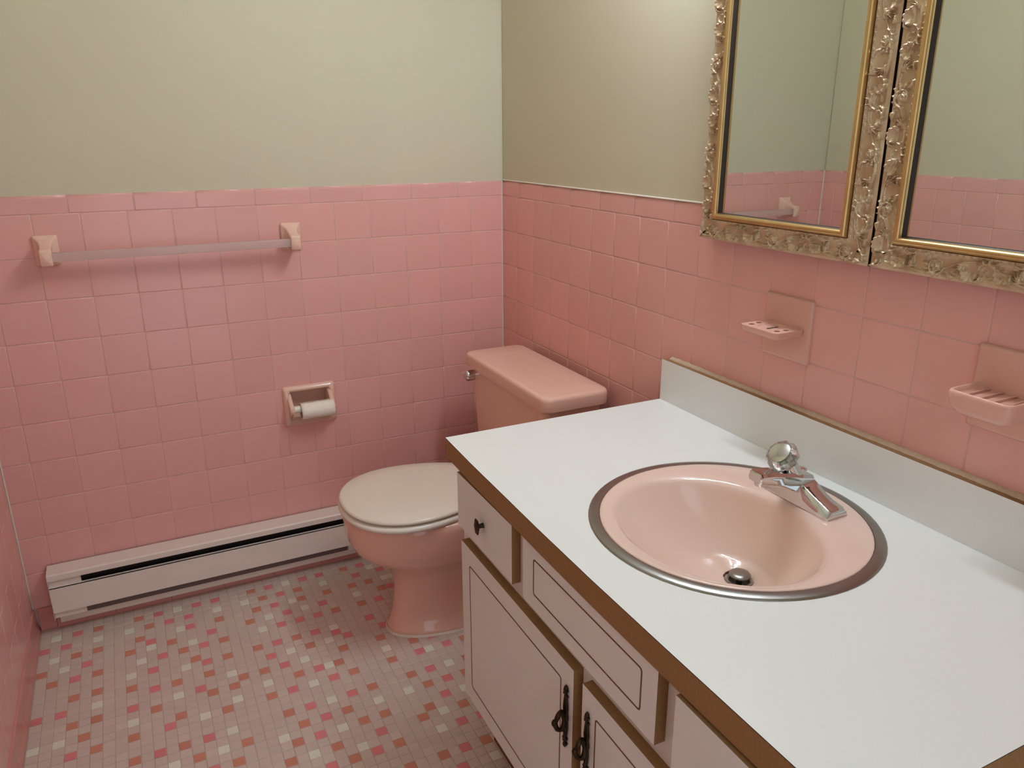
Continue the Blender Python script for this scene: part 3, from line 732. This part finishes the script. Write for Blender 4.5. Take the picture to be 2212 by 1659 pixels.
def mirror(y0, y1, z0, z1, label, phase):
    """y0 < y1; frame face towards -x"""
    root = thing('wall_mirror', label, 'mirror', (-.0, (y0 + y1) / 2, z0))
    Wd, Hg = y1 - y0, z1 - z0
    rails = [((y0, z0), (1, 0), (0, 1), Wd), ((y1, z0), (0, 1), (-1, 0), Hg), ((y1, z1), (-1, 0), (0, -1), Wd), ((y0, z1), (0, -1), (1, 0), Hg)]
    BT = [(TW, .0375), (TW + .0006, .0370), (TW + .0014, .0385)] + [(TW + .0014 + .0062 * (1 - math.cos(PI * k / 8)), .0410 + .0085 * math.sin(PI * k / 8)) for k in range(9)]
    RB = [(TW + .0138, .0410), (TW + .0148, .0396), (TW + .0150, .0342)]
    for ri, (A, d, inn, L) in enumerate(rails):
        ns = int(L / .0010)
        vs = []; fs = []
        ph = phase * .165 + ri * .043
        for i in range(ns + 1):
            for j in range(NT):
                t = float(TT[j]); s = t + (L - 2 * t) * i / ns
                q = ((s + ph) / PER) % 1.0 * NS; i0 = int(q) % NS; f = q - int(q)
                h = (HM[i0, j] * (1 - f) + HM[(i0 + 1) % NS, j] * f) * EDGE[j]
                vs.append(rail_pts(A, d, inn, L, s, t, float(BASE[j] + h)))
        for i in range(ns):
            for j in range(NT - 1):
                a = i * NT + j; fs.append((a, a + NT, a + NT + 1, a + 1))
        o = MB().add(vs, fs).build('carved_rail', 'antique', root, smooth=80)
        sd_ = [rail_pts(A, d, inn, L, s, 0, n) for n in (.0012, float(BASE[0])) for s in (0, L)]
        MB().add(sd_, [(0, 1, 3, 2)]).build('outer_edge', 'liner', o)
        vs = []; fs = []
        for t, n in BT:
            for s in (t, L - t): vs.append(rail_pts(A, d, inn, L, s, t, n))
        for k in range(len(BT) - 1):
            fs.append((2 * k, 2 * k + 1, 2 * k + 3, 2 * k + 2))
        MB().add(vs, fs).build('gilt_bead', 'gold', o, smooth=50)
        vs = [rail_pts(A, d, inn, L, s, t, n) for t, n in RB for s in (t, L - t)]
        MB().add(vs, [(0, 1, 3, 2), (2, 3, 5, 4)]).build('dark_rebate', 'liner', o)
    e = TW + .0135
    MB().box(-.0345, -.0325, y0 + e, y1 - e, z0 + e, z1 - e).build('glass', 'mirror', root)
    MB().box(-.0295, -.0040, y0 + .004, y1 - .004, z0 + .004, z1 - .004).build('backing', 'liner', root)
    return root
mirror(-1.4415, -1.0245, 1.1480, 1.9, 'gilt carved frame mirror hanging nearer the toilet', .1)
mirror(-1.8640, -1.4465, 1.1480, 1.9, 'gilt carved frame mirror hanging above the ridged soap dish', .55)
